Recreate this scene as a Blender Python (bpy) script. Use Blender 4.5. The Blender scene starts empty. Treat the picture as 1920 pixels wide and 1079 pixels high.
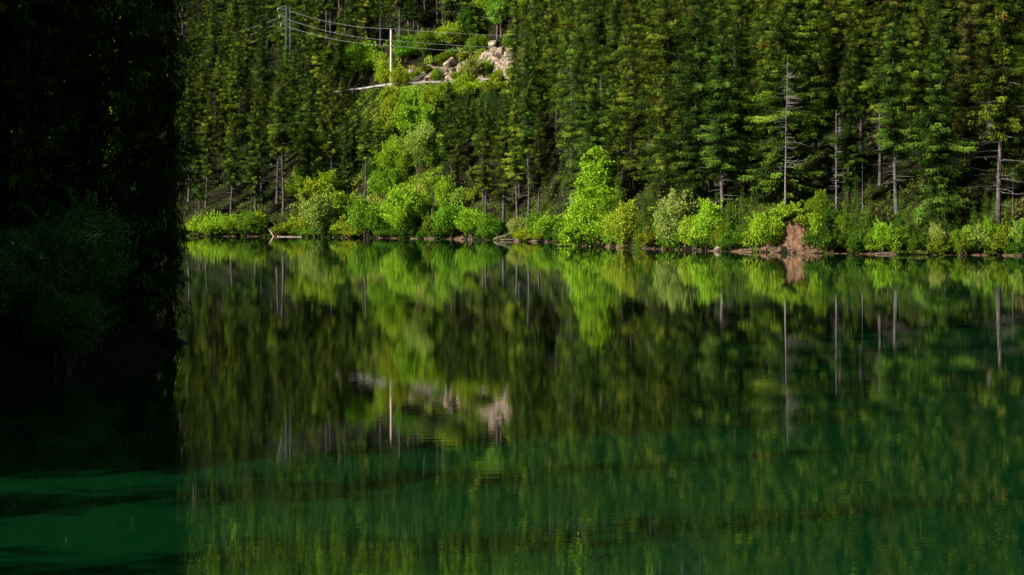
import bpy, math, random
import numpy as np
from mathutils import Vector, Matrix
R = math.radians
rng = np.random.default_rng(7)
random.seed(7)

# ------------------------------------------------------------------ camera, sky, sun, exposure
CAM_H = 5.0
F = 3200.0          # focal length in photograph pixels (1920 wide)
HOR = 400.0         # row of the horizon in the photograph
sc = bpy.context.scene
cam_d = bpy.data.cameras.new('camera'); cam = bpy.data.objects.new('camera', cam_d)
sc.collection.objects.link(cam); sc.camera = cam
cam.location = (0, 0, CAM_H); cam.rotation_euler = (R(90), 0, 0)
cam_d.sensor_width = 36; cam_d.lens = F / 1920 * 36
cam_d.shift_y = -(539.5 - HOR) / 1920
cam_d.clip_start = 0.5; cam_d.clip_end = 3000

SUN_EL = R(31); SUN_DIR = Vector((0.91, 0.41, 0)).normalized()      # way the light travels over the ground
world = bpy.data.worlds.new('World'); sc.world = world; world.use_nodes = True
wn = world.node_tree; wn.nodes.clear()
sky = wn.nodes.new('ShaderNodeTexSky'); sky.sky_type = 'NISHITA'; sky.sun_disc = False
sky.sun_elevation = SUN_EL
sky.sun_rotation = math.atan2(-SUN_DIR.x, -SUN_DIR.y)
bg = wn.nodes.new('ShaderNodeBackground'); bg.inputs['Strength'].default_value = 0.05
wo = wn.nodes.new('ShaderNodeOutputWorld')
wn.links.new(sky.outputs[0], bg.inputs[0]); wn.links.new(bg.outputs[0], wo.inputs[0])
sd = bpy.data.lights.new('sun', 'SUN'); sd.energy = 5.0; sd.angle = R(0.5); sd.color = (1, 0.95, 0.84)
sun = bpy.data.objects.new('sun', sd); sc.collection.objects.link(sun)
ld = Vector((SUN_DIR.x * math.cos(SUN_EL), SUN_DIR.y * math.cos(SUN_EL), -math.sin(SUN_EL)))
sun.rotation_euler = ld.to_track_quat('-Z', 'Y').to_euler(); sun.location = (-60, -80, 80)
sc.view_settings.view_transform = 'Standard'; sc.view_settings.look = 'None'
sc.view_settings.exposure = 1.12; sc.view_settings.gamma = 1
sc.cycles.max_bounces = 6; sc.cycles.diffuse_bounces = 1; sc.cycles.glossy_bounces = 3
sc.cycles.transmission_bounces = 2; sc.cycles.transparent_max_bounces = 4

# ------------------------------------------------------------------ helpers
def pxX(px, Y): return (px - 960) / F * Y
C = sc.collection
def link(o, parent=None):
    C.objects.link(o)
    if parent: o.parent = parent
    return o
def quads_mesh(name, V, Q, mats, mi=None, tone=None, smooth=False):
    me = bpy.data.meshes.new(name)
    V = np.asarray(V, np.float32); Q = np.asarray(Q, np.int32)
    me.vertices.add(len(V)); me.vertices.foreach_set('co', V.ravel())
    me.loops.add(len(Q) * 4); me.loops.foreach_set('vertex_index', Q.ravel())
    me.polygons.add(len(Q)); me.polygons.foreach_set('loop_start', np.arange(0, len(Q) * 4, 4, dtype=np.int32))
    try: me.polygons.foreach_set('loop_total', np.full(len(Q), 4, np.int32))
    except Exception: pass
    if mi is not None: me.polygons.foreach_set('material_index', np.asarray(mi, np.int32))
    me.polygons.foreach_set('use_smooth', np.full(len(Q), bool(smooth)))
    if tone is not None:
        a = me.attributes.new('tone', 'FLOAT', 'FACE'); a.data.foreach_set('value', np.asarray(tone, np.float32))
    for m in mats: me.materials.append(m)
    me.update(calc_edges=True)
    return me
def tag(o, label=None, cat=None, group=None, kind=None):
    if label: o['label'] = label
    if cat: o['category'] = cat
    if group: o['group'] = group
    if kind: o['kind'] = kind
    return o
def empty(name, loc, rz=0, sc_=(1, 1, 1)):
    o = bpy.data.objects.new(name, None); o.empty_display_size = 0.5
    o.location = loc; o.rotation_euler = (0, 0, rz); o.scale = sc_
    return link(o)
def meshobj(name, me, parent=None):
    return link(bpy.data.objects.new(name, me), parent)

def norm(a): return a / np.maximum(np.linalg.norm(a, axis=-1, keepdims=True), 1e-9)
def kites(P, D, N, L, W):
    """leaf-sized kites: base P, direction D, approx normal N, length L, half width W"""
    D = norm(D); S = norm(np.cross(D, N)); L = np.asarray(L)[:, None]; W = np.asarray(W)[:, None]
    a = P; b = P + D * L * .45 + S * W; c = P + D * L; d = P + D * L * .45 - S * W
    V = np.stack([a, b, c, d], 1).reshape(-1, 3)
    Q = np.arange(len(V)).reshape(-1, 4)
    return V, Q
def tube(pts, rads, n=6):
    """a tapered tube through pts"""
    pts = np.asarray(pts, float); m = len(pts); V = []; 
    for i in range(m):
        t = pts[min(i + 1, m - 1)] - pts[max(i - 1, 0)]; t = t / (np.linalg.norm(t) + 1e-9)
        u = np.cross(t, [0.13, 0.97, 0.21]); u /= np.linalg.norm(u); v = np.cross(t, u)
        a = np.arange(n) * 2 * math.pi / n
        V.append(pts[i] + rads[i] * (np.cos(a)[:, None] * u + np.sin(a)[:, None] * v))
    V = np.concatenate(V); Q = []
    for i in range(m - 1):
        for k in range(n):
            Q.append((i * n + k, i * n + (k + 1) % n, (i + 1) * n + (k + 1) % n, (i + 1) * n + k))
    return V, np.array(Q)
class Acc:
    def __init__(s): s.V = []; s.Q = []; s.M = []; s.T = []; s.n = 0
    def add(s, V, Q, mi=0, tone=0.5):
        s.V.append(V); s.Q.append(np.asarray(Q) + s.n); s.n += len(V)
        s.M.append(np.full(len(Q), mi)); s.T.append(np.broadcast_to(np.asarray(tone, float), (len(Q),)).copy())
    def mesh(s, name, mats, smooth=False):
        return quads_mesh(name, np.concatenate(s.V), np.concatenate(s.Q), mats, np.concatenate(s.M), np.concatenate(s.T), smooth)
def box(c, s, rz=0):
    x, y, z = s[0] / 2, s[1] / 2, s[2] / 2
    V = np.array([(-x, -y, -z), (x, -y, -z), (x, y, -z), (-x, y, -z), (-x, -y, z), (x, -y, z), (x, y, z), (-x, y, z)])
    ca, sa = math.cos(rz), math.sin(rz); V = V @ np.array([[ca, sa, 0], [-sa, ca, 0], [0, 0, 1]]) + np.array(c)
    return V, np.array([(0, 3, 2, 1), (4, 5, 6, 7), (0, 1, 5, 4), (1, 2, 6, 5), (2, 3, 7, 6), (3, 0, 4, 7)])
# value noise in plain numpy
_tab = np.random.default_rng(3).random((64, 64))
def vnoise(x, y):
    xi = np.floor(x).astype(int); yi = np.floor(y).astype(int); fx = x - xi; fy = y - yi
    fx = fx * fx * (3 - 2 * fx); fy = fy * fy * (3 - 2 * fy)
    g = lambda a, b: _tab[a % 64, b % 64]
    return (g(xi, yi) * (1 - fx) + g(xi + 1, yi) * fx) * (1 - fy) + (g(xi, yi + 1) * (1 - fx) + g(xi + 1, yi + 1) * fx) * fy - .5
def fbm(x, y, o=4):
    s = 0; a = 1.0
    for i in range(o): s = s + a * vnoise(x * 2 ** i + 17 * i, y * 2 ** i + 5 * i); a *= .5
    return s

# ------------------------------------------------------------------ materials
def new_mat(name):
    m = bpy.data.materials.new(name); m.use_nodes = True; nt = m.node_tree; nt.nodes.clear()
    return m, nt, nt.nodes.new('ShaderNodeOutputMaterial')
def N(nt, t, **kw):
    n = nt.nodes.new(t)
    for k, v in kw.items(): setattr(n, k, v)
    return n
def ramp(nt, stops):
    r = N(nt, 'ShaderNodeValToRGB'); e = r.color_ramp.elements
    e[0].position, e[0].color = stops[0][0], (*stops[0][1], 1); e[1].position, e[1].color = stops[-1][0], (*stops[-1][1], 1)
    for p, c in stops[1:-1]:
        x = e.new(p); x.color = (*c, 1)
    return r
def foliage_mat(name, stops, transl=0.3, spec=0.06):
    """leaf colour = spread over faces by 'tone', times the tint of the object"""
    m, nt, out = new_mat(name); L = nt.links.new
    at = N(nt, 'ShaderNodeAttribute', attribute_name='tone')
    r = ramp(nt, stops); L(at.outputs['Fac'], r.inputs[0])
    oi = N(nt, 'ShaderNodeObjectInfo')
    mx = N(nt, 'ShaderNodeMix', data_type='RGBA', blend_type='MULTIPLY'); mx.inputs[0].default_value = 1
    L(r.outputs[0], mx.inputs[6]); L(oi.outputs['Color'], mx.inputs[7])
    p = N(nt, 'ShaderNodeBsdfPrincipled'); p.inputs['Roughness'].default_value = 0.55
    p.inputs['Specular IOR Level'].default_value = spec
    t = N(nt, 'ShaderNodeBsdfTranslucent'); ms = N(nt, 'ShaderNodeMixShader'); ms.inputs[0].default_value = transl
    L(mx.outputs[2], p.inputs['Base Color']); L(mx.outputs[2], t.inputs[0])
    L(p.outputs[0], ms.inputs[1]); L(t.outputs[0], ms.inputs[2]); L(ms.outputs[0], out.inputs[0])
    return m
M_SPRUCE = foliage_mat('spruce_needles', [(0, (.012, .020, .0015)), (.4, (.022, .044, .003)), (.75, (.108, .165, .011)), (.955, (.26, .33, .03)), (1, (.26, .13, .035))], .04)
M_YOUNG = foliage_mat('young_spruce_needles', [(0, (.035, .09, .008)), (.6, (.08, .17, .012)), (1, (.17, .27, .03))], .25)
M_LEAF = foliage_mat('broad_leaves', [(0, (.06, .11, .006)), (.5, (.18, .27, .016)), (1, (.38, .46, .07))], .3, .08)
M_UNDER = foliage_mat('undergrowth_leaves', [(0, (.10, .13, .02)), (.5, (.13, .19, .02)), (.85, (.22, .24, .05)), (1, (.28, .19, .08))], .3)
def bark_mat(name, c1, c2, scale=4):
    m, nt, out = new_mat(name); L = nt.links.new
    tc = N(nt, 'ShaderNodeTexCoord'); mp = N(nt, 'ShaderNodeMapping'); mp.inputs['Scale'].default_value = (scale, scale, scale * .3)
    L(tc.outputs['Object'], mp.inputs[0])
    n = N(nt, 'ShaderNodeTexNoise'); n.inputs['Scale'].default_value = 2; n.inputs['Detail'].default_value = 5; L(mp.outputs[0], n.inputs['Vector'])
    r = ramp(nt, [(.35, c1), (.65, c2)]); L(n.outputs[0], r.inputs[0])
    p = N(nt, 'ShaderNodeBsdfPrincipled'); p.inputs['Roughness'].default_value = .85; p.inputs['Specular IOR Level'].default_value = .1; L(r.outputs[0], p.inputs['Base Color'])
    b = N(nt, 'ShaderNodeBump'); b.inputs['Strength'].default_value = .5; L(n.outputs[0], b.inputs['Height']); L(b.outputs[0], p.inputs['Normal'])
    L(p.outputs[0], out.inputs[0]); return m
M_BARK = bark_mat('spruce_bark', (.035, .029, .027), (.12, .10, .095))
M_DEAD = bark_mat('bleached_wood', (.08, .068, .066), (.21, .185, .18))
M_DTWIG = bark_mat('dead_twigs', (.06, .05, .047), (.15, .125, .12))
M_STEM = bark_mat('shrub_stems', (.06, .045, .03), (.16, .12, .08))
M_LOG = bark_mat('driftwood', (.15, .105, .08), (.36, .27, .21))
M_POLE = bark_mat('pole_wood', (.50, .38, .30), (.66, .52, .42), 2)
def plain(name, col, rough=.5, metal=0):
    m, nt, out = new_mat(name); L = nt.links.new
    n = N(nt, 'ShaderNodeTexNoise'); n.inputs['Scale'].default_value = 3; n.inputs['Detail'].default_value = 4
    r = ramp(nt, [(.3, tuple(c * .8 for c in col)), (.7, tuple(min(1, c * 1.1) for c in col))]); L(n.outputs[0], r.inputs[0])
    p = N(nt, 'ShaderNodeBsdfPrincipled'); p.inputs['Roughness'].default_value = rough; p.inputs['Metallic'].default_value = metal
    L(r.outputs[0], p.inputs['Base Color']); L(p.outputs[0], out.inputs[0]); return m
M_STEEL = plain('painted_steel', (.05, .085, .08), .8, .0)
M_STEEL2 = plain('galvanised_steel', (.3, .3, .3), .6, .1)
M_CABLE = plain('aluminium_cable', (.30, .29, .29), .6, .1)
M_INS = plain('porcelain', (.55, .42, .38), .3)
M_ROAD = plain('pale_asphalt', (.42, .40, .40), .85)

def ground_mat():
    m, nt, out = new_mat('forest_floor'); L = nt.links.new
    geo = N(nt, 'ShaderNodeNewGeometry'); sp = N(nt, 'ShaderNodeSeparateXYZ'); L(geo.outputs['Position'], sp.inputs[0])
    n1 = N(nt, 'ShaderNodeTexNoise'); n1.inputs['Scale'].default_value = .35; n1.inputs['Detail'].default_value = 8; L(geo.outputs['Position'], n1.inputs['Vector'])
    n2 = N(nt, 'ShaderNodeTexNoise'); n2.inputs['Scale'].default_value = 3.5; n2.inputs['Detail'].default_value = 6; L(geo.outputs['Position'], n2.inputs['Vector'])
    r1 = ramp(nt, [(.32, (.006, .006, .003)), (.5, (.011, .011, .004)), (.62, (.014, .019, .004)), (.75, (.028, .036, .008))]); L(n1.outputs[0], r1.inputs[0])
    r2 = ramp(nt, [(.3, (.04, .025, .015)), (.55, (.11, .065, .04)), (.75, (.26, .16, .11))]); L(n2.outputs[0], r2.inputs[0])
    # bare eroded soil close to the waterline
    ma = N(nt, 'ShaderNodeMath', operation='MULTIPLY_ADD'); L(n1.outputs[0], ma.inputs[0]); ma.inputs[1].default_value = 5.0; ma.inputs[2].default_value = -2.4
    lt = N(nt, 'ShaderNodeMath', operation='LESS_THAN'); L(sp.outputs[2], lt.inputs[0]); L(ma.outputs[0], lt.inputs[1])
    mx = N(nt, 'ShaderNodeMix', data_type='RGBA'); L(lt.outputs[0], mx.inputs[0]); L(r1.outputs[0], mx.inputs[6]); L(r2.outputs[0], mx.inputs[7])
    p = N(nt, 'ShaderNodeBsdfPrincipled'); p.inputs['Roughness'].default_value = .95; p.inputs['Specular IOR Level'].default_value = .05; L(mx.outputs[2], p.inputs['Base Color'])
    b = N(nt, 'ShaderNodeBump'); b.inputs['Strength'].default_value = .8; b.inputs['Distance'].default_value = .3; L(n2.outputs[0], b.inputs['Height']); L(b.outputs[0], p.inputs['Normal'])
    L(p.outputs[0], out.inputs[0]); return m
M_GROUND = ground_mat()
M_BANKSHADE = bark_mat('bank_soil_shade', (.006, .005, .004), (.02, .017, .012), .6); M_BANKSHADE.node_tree.nodes['Principled BSDF'].inputs['Specular IOR Level'].default_value = .05  # near-bank soil, its shade darkened into the colour
def rocky(name, c1, c2, c3, sc_=1.2):
    m, nt, out = new_mat(name); L = nt.links.new
    tc = N(nt, 'ShaderNodeTexCoord')
    n = N(nt, 'ShaderNodeTexNoise'); n.inputs['Scale'].default_value = sc_; n.inputs['Detail'].default_value = 9; L(tc.outputs['Object'], n.inputs['Vector'])
    v = N(nt, 'ShaderNodeTexVoronoi', feature='DISTANCE_TO_EDGE'); v.inputs['Scale'].default_value = sc_ * .9; L(tc.outputs['Object'], v.inputs['Vector'])
    r = ramp(nt, [(.32, c1), (.52, c2), (.7, c3)]); L(n.outputs[0], r.inputs[0])
    p = N(nt, 'ShaderNodeBsdfPrincipled'); p.inputs['Roughness'].default_value = .9; L(r.outputs[0], p.inputs['Base Color'])
    ad = N(nt, 'ShaderNodeMath', operation='ADD'); L(n.outputs[0], ad.inputs[0]); L(v.outputs[0], ad.inputs[1])
    b = N(nt, 'ShaderNodeBump'); b.inputs['Strength'].default_value = .9; b.inputs['Distance'].default_value = .35; L(ad.outputs[0], b.inputs['Height']); L(b.outputs[0], p.inputs['Normal'])
    L(p.outputs[0], out.inputs[0]); return m
M_ROCK = rocky('pinkish_rock', (.05, .038, .028), (.19, .145, .10), (.44, .34, .23))
M_EARTH = rocky('orange_earth', (.04, .018, .008), (.10, .046, .02), (.18, .09, .045), 1.5)

def water_mat():
    m, nt, out = new_mat('lake_water'); L = nt.links.new
    geo = N(nt, 'ShaderNodeNewGeometry')
    mp = N(nt, 'ShaderNodeMapping'); mp.inputs['Scale'].default_value = (.035, .16, 1); L(geo.outputs['Position'], mp.inputs[0])
    nz = N(nt, 'ShaderNodeTexNoise'); nz.inputs['Scale'].default_value = 1; nz.inputs['Detail'].default_value = 3; L(mp.outputs[0], nz.inputs['Vector'])
    rr = N(nt, 'ShaderNodeMapRange'); L(nz.outputs[0], rr.inputs[0]); rr.inputs[1].default_value = .5; rr.inputs[2].default_value = .78; rr.inputs[3].default_value = .006; rr.inputs[4].default_value = .06
    mp2 = N(nt, 'ShaderNodeMapping'); mp2.inputs['Scale'].default_value = (.8, 2.6, 1); L(geo.outputs['Position'], mp2.inputs[0])
    n2 = N(nt, 'ShaderNodeTexNoise'); n2.inputs['Scale'].default_value = 1.6; n2.inputs['Detail'].default_value = 3; L(mp2.outputs[0], n2.inputs['Vector'])
    b = N(nt, 'ShaderNodeBump'); b.inputs['Strength'].default_value = 1; b.inputs['Distance'].default_value = .0007; L(n2.outputs[0], b.inputs['Height'])
    p = N(nt, 'ShaderNodeBsdfPrincipled'); p.inputs['Base Color'].default_value = (.0012, .0215, .0052, 1)
    p.inputs['IOR'].default_value = 1.65
    L(rr.outputs[0], p.inputs['Roughness']); L(b.outputs[0], p.inputs['Normal']); L(p.outputs[0], out.inputs[0]); return m
M_WATER = water_mat()

# ------------------------------------------------------------------ terrain
SH_X = np.array([-400, -250, -110, -70, -52, -28, -11.2, -1, 8.2, 11.5, 16, 24.3, 33, 41.5, 60, 80, 120, 200, 400.])
SH_Y = np.array([520, 450, 400, 371, 364, 344, 326.5, 311, 291, 262, 246, 228.6, 216, 208, 200, 190, 168, 150, 140.])
def shore(X): return np.interp(X, SH_X, SH_Y) + fbm(np.asarray(X) * .35, np.asarray(X) * 0 + 2) * 1.6 * (np.asarray(X) > -1e9)
RD_X = np.array([-400, -110, -60, -43, -34, -28, -12.5, -3.7, 10, 25, 60, 120, 400.])
RD_Y = np.array([590, 468, 445, 431, 417, 406, 399, 392, 368, 335, 290, 260, 240.])
def road_y(X): return np.interp(X, RD_X, RD_Y)
def ground(X, Y):
    X = np.asarray(X, float); Y = np.asarray(Y, float)
    s = shore(X); r = road_y(X); t = Y - s
    u = np.clip((t - 1.2) / np.maximum(r - 4 - s - 1.2, 5), 0, 1)
    base = np.where(t < 0, t * .35, np.minimum(t / 1.2, 1) * .35)
    prof = 34.1 * (u ** .92) + 6 * np.sin(u * math.pi) * .35
    n = fbm(X * .06, Y * .06) * 4.5 * np.minimum(u * 5, 1) * np.minimum((1 - u) * 5, 1)
    h = base + np.where(t > 1.2, prof + n, 0) + np.where(t > 0, fbm(X * .5, Y * .5, 3) * .5 * np.clip(t, 0, 1), 0)
    h = h + 2.5 * np.exp(-((X - 34.6) / 3.6) ** 2) * np.clip((t - .4) / 3.0, 0, 1) * np.exp(-np.maximum(t - 5, 0) / 8)
    w = Y - r
    flat = np.clip((w + 4) / 2, 0, 1)
    h = h * (1 - flat) + 35.0 * flat
    cut = np.clip((w - 4.2) / 5, 0, 1); 
    h = h + np.where(w > 4.2, cut * 6.0 * (1 + .5 * fbm(X * .25, Y * .25)) + np.maximum(w - 9, 0) * .78 + fbm(X * .05, Y * .05) * 6 * np.clip((w - 9) / 20, 0, 1) + fbm(X * .5, Y * .5) * 1.2 * cut, 0)
    return h
def grid_obj(name, XX, YY, ZZ, mat, smooth=True):
    ny, nx = XX.shape; V = np.stack([XX, YY, ZZ], -1).reshape(-1, 3)
    i = np.arange(ny * nx).reshape(ny, nx)
    Q = np.stack([i[:-1, :-1], i[:-1, 1:], i[1:, 1:], i[1:, :-1]], -1).reshape(-1, 4)
    return meshobj(name, quads_mesh(name, V, Q, [mat], smooth=smooth))
xs = np.concatenate([np.arange(-400, -120, 6), np.arange(-120, 120, 1.2), np.arange(120, 401, 6)])
ts = np.concatenate([np.arange(-20, -2, 3), np.arange(-2, 14, .5), np.arange(14, 130, 1.3), np.arange(130, 330, 5)])
XX, TT = np.meshgrid(xs, ts); YY = shore(XX) + TT
hill = grid_obj('hillside', XX, YY, ground(XX, YY), M_GROUND)
tag(hill, 'steep dark forest floor of the far hillside', kind='structure')
lake = grid_obj('lake', *np.meshgrid(np.array([-420., 420]), np.array([-120., 560])), np.zeros((2, 2)), M_WATER)
tag(lake, 'still deep green lake mirroring the forest', kind='structure')
th = np.radians(np.arange(-128, 62, 3.)); dd = np.array([0, 15, 40, 80, 130, 190, 260, 380.]); TH_, DD = np.meshgrid(th, dd)
rad_ = np.where(TH_ < np.radians(-60), 150, 150) + DD + 60 * np.clip((TH_ + .35) / 1.0, 0, 1)
XX = np.cos(TH_) * rad_; YY = np.sin(TH_) * rad_ * .9
hb = grid_obj('sky_blocker_hills', XX, YY, -2 + DD * .95 + fbm(XX * .02, YY * .02) * 22 * np.clip(DD / 80, 0, 1), plain('sky_blocker_hill', (.018, .028, .010), .95)); tag(hb, 'unseen dark hill ring added behind the viewpoint to block low sky light', kind='structure')  # hill ring added out of view to hold back low sky light
# road: a pale strip on the bench
ra = Acc(); rx = np.arange(-120, 60, 1.5); ry = road_y(rx)
V = np.concatenate([np.stack([rx, ry - 1.5, np.full_like(rx, 35.02)], 1), np.stack([rx, ry + 2.6, np.full_like(rx, 35.02)], 1),
                    np.stack([rx, ry - 2.6, np.full_like(rx, 34.4)], 1)])
n = len(rx); i = np.arange(n - 1)
ra.add(V, np.stack([i, i + 1, n + i + 1, n + i], 1))
rd = meshobj('road', ra.mesh('road', [M_ROAD])); tag(rd, 'pale narrow road cut into the hillside', kind='structure')

# steel guard rail on the outer edge of the road
gr = empty('guard_rail', (pxX(700, 414), 414, 35)); tag(gr, 'long pale guard rail running along the road edge', 'guard rail')
GX = np.arange(pxX(625, 435), pxX(1010, 380), 1.0); GYr = road_y(GX) - 3.0; zt_ = 35.62 + .06 * np.sin(GX * .9); ox = np.array([GX[0] * 0 + pxX(700, 414), 414, 35])
a = Acc(); prof_ = [(-.0, -.20), (-.08, -.12), (-.08, -.05), (-.02, 0), (-.08, .05), (-.08, .12), (0, .20)]
V = np.concatenate([np.stack([GX, GYr + p_, zt_ + q_], 1) for p_, q_ in prof_]) - ox; n = len(GX); i = np.arange(n - 1)
for k in range(len(prof_) - 1): a.add(V, np.stack([k * n + i, k * n + i + 1, (k + 1) * n + i + 1, (k + 1) * n + i], 1))
meshobj('rail', a.mesh('rail', [plain('weathered_zinc', (.30, .28, .27), .8, .05)]), gr)
a = Acc(); a.add(*box((0, .06, -.2), (.14, .12, 1.5))); pm = a.mesh('post', [M_STEEL2])
for k in range(0, n, 3): o = meshobj('post', pm, gr); o.location = tuple(np.array([GX[k], GYr[k] + .06, 35.5]) - ox)

# near left bank
NB = np.array([(-18, -120), (-19, -20), (-20, 15), (-19.5, 38), (-17, 50), (-13.2, 55.5), (-11.9, 59), (-12.6, 66), (-17, 74), (-30, 84), (-70, 96), (-200, 100.)])
def near_sd(X, Y):
    X = np.asarray(X, float); Y = np.asarray(Y, float)
    best = np.full(X.shape, 1e9); sgn = np.ones(X.shape)
    for a, b in zip(NB[:-1], NB[1:]):
        e = b - a; l = (e ** 2).sum(); k = np.clip(((X - a[0]) * e[0] + (Y - a[1]) * e[1]) / l, 0, 1)
        dx = X - a[0] - k * e[0]; dy = Y - a[1] - k * e[1]; d = np.hypot(dx, dy)
        c = e[0] * dy - e[1] * dx          # >0 : left of the line = land
        m = d < best - 1e-6; best = np.where(m, d, best); sgn = np.where(m, np.where(c > 0, 1, -1), sgn)
    return best * sgn
def near_h(X, Y):
    d = near_sd(X, Y); 
    k = np.clip((np.asarray(Y) - 20) / 40, .12, 1)
    return np.where(d < 0, d * .5, np.minimum(d, .8) * 1.0 + np.maximum(d - .8, 0) * .62 * k + fbm(np.asarray(X) * .3, np.asarray(Y) * .3) * .6 * np.clip(d, 0, 1))
gx = np.concatenate([np.arange(-190, -60, 5), np.arange(-60, -8, 1.)]); gy = np.arange(-110, 112, 1.5)
XX, YY = np.meshgrid(gx, gy); nb = grid_obj('near_bank', XX, YY, near_h(XX, YY), M_BANKSHADE)
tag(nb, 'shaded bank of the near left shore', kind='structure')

# ------------------------------------------------------------------ plant builders
def spruce_data(seed, H, Rr, cb, dens=24, leaf=.42, whorl=.42, full=False, lean=0.0):
    r = np.random.default_rng(seed)
    zs = np.arange(cb * H, H * .985, whorl); P = []; D = []; Nn = []; LL = []; T = []
    ph = r.random(4) * 6.28
    for z in zs:
        u = (z / H - cb) / (1 - cb)
        prof = (1 - u) ** (.9 if full else .78) * min(1, (.75 if full else .5) + 2.0 * u)
        k = int(round(7 if u < .85 else 5))
        lump = .80 + .20 * math.sin(z * .7 + ph[0]) + .15 * math.sin(z * 1.9 + ph[1])
        for _ in range(k):
            az = r.random() * 6.2832; L = Rr * prof * lump * r.uniform(.45, 1.2) * (1 + .18 * math.sin(az * 2 + ph[2])) + .15
            if r.random() < .07: L *= 1.3
            if not full and r.random() < .08: continue
            m = max(3, int(L * dens * r.uniform(.7, 1.2))); s = r.random(m) ** .85 * np.where(r.random(m) < .18, .3, 1)
            out = np.array([math.cos(az), math.sin(az), 0.]); lat = np.array([-out[1], out[0], 0.])
            dr = (.42 * u - .42) + r.uniform(-.16, .16)          # droop of the branch
            pos = out[None] * (s * L)[:, None]; side = r.normal(0, 1, m) * (.08 + .13 * L * (1 - .6 * s)) * .6
            pos = pos + lat[None] * side[:, None]
            pos[:, 2] = z + r.normal(0, .2 if full else .15) + dr * s * L + .16 * L * s ** 3 - np.abs(side) * .25 - r.random(m) ** 2 * .5
            d = out[None] * r.uniform(.45, 1, (m, 1)) + lat[None] * np.sign(side)[:, None] * r.uniform(0, .8, (m, 1))
            d[:, 2] = dr + r.uniform(-.9, .1, m) - (.9 * (r.random(m) < .3) if not full else 0)
            nn = np.array([0, 0, 1.])[None] * .45 + out[None] * .8 + r.normal(0, .55, (m, 3))
            P.append(pos); D.append(d); Nn.append(nn); LL.append(r.uniform(.55, 1.15, m) * leaf * (.6 + .4 * (1 - u)))
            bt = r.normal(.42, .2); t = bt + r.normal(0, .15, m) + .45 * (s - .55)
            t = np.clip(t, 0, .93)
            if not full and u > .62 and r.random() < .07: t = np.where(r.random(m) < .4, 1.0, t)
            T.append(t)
    P = np.concatenate(P); D = np.concatenate(D); Nn = np.concatenate(Nn); LL = np.concatenate(LL); T = np.concatenate(T)
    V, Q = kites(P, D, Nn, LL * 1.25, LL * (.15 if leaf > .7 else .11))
    return V, Q, T
def trunk_pts(H, r0, seed, n=9):
    r = np.random.default_rng(seed); z = np.linspace(-.6, H, n)
    x = np.cumsum(r.normal(0, .045, n)); y = np.cumsum(r.normal(0, .045, n)); x -= x[1]; y -= y[1]
    rad = r0 * np.maximum(1 - z / H, .03) ** 1.15; rad[0] *= 1.35
    return np.stack([x, y, z], 1), rad
def dead_twigs(seed, z0, z1, L, per_m, acc, droop=-.15, mi=0):
    acc.add(*tube([(0, 0, z0 - .1), (0, 0, z1 + .1)], [.03, .02], 4), mi)
    r = np.random.default_rng(seed); n = int((z1 - z0) * per_m)
    for _ in range(n):
        z = r.uniform(z0, z1); az = r.random() * 6.283; l = L * r.uniform(.12, 1.25)
        o = np.array([math.cos(az), math.sin(az), 0]); p0 = np.array([0, 0, z]); p1 = p0 + o * l * .55 + np.array([0, 0, droop * l * .4]); p2 = p0 + o * l + np.array([0, 0, (droop + r.uniform(-.1, .25)) * l])
        V, Q = tube([p0, p1, p2], [.035, .025, .01], 3); acc.add(V, Q, mi)
        if r.random() < .6:
            lat = np.array([-o[1], o[0], r.uniform(-.4, .1)]) * r.choice([-1, 1])
            V, Q = tube([p1, p1 + (o * .4 + lat * .6) * l * .5], [.02, .008], 3); acc.add(V, Q, mi)
def make_spruce_meshes(seed, H, Rr, cb, dens, young=False):
    V, Q, T = spruce_data(seed, H, Rr, cb, dens, leaf=.24 if young else .27, whorl=.26 if young else .52, full=young)
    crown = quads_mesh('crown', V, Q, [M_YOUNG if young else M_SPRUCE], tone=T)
    a = Acc(); p, rad = trunk_pts(H * .98, .006 * H + .06, seed); tv, tq = tube(p, rad, 8); a.add(tv, tq); trunk = a.mesh('trunk', [M_BARK], True)
    dead = None
    if not young:
        a = Acc(); dead_twigs(seed + 5, max(1.5, H * .08), cb * H + H * .22, 2.0, 5.5, a); dead = a.mesh('dead_branches', [M_DTWIG])
    return crown, trunk, dead
SPR = []   # (H, cb, crown, trunk, dead)
for k, (H, Rr, cb) in enumerate([(28, 3.8, .10), (30, 3.6, .16), (27, 3.5, .30), (29, 4.1, .13), (26, 3.1, .38), (30, 3.5, .22), (27, 4.2, .08), (28, 3.2, .44)]):
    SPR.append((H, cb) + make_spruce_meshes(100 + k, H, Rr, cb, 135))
YNG = []
for k, (H, Rr) in enumerate([(7, 1.9), (8, 1.7), (6, 2.0), (9, 2.2)]):
    YNG.append((H, 0) + make_spruce_meshes(200 + k, H, Rr, .03, 34, True))

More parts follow.
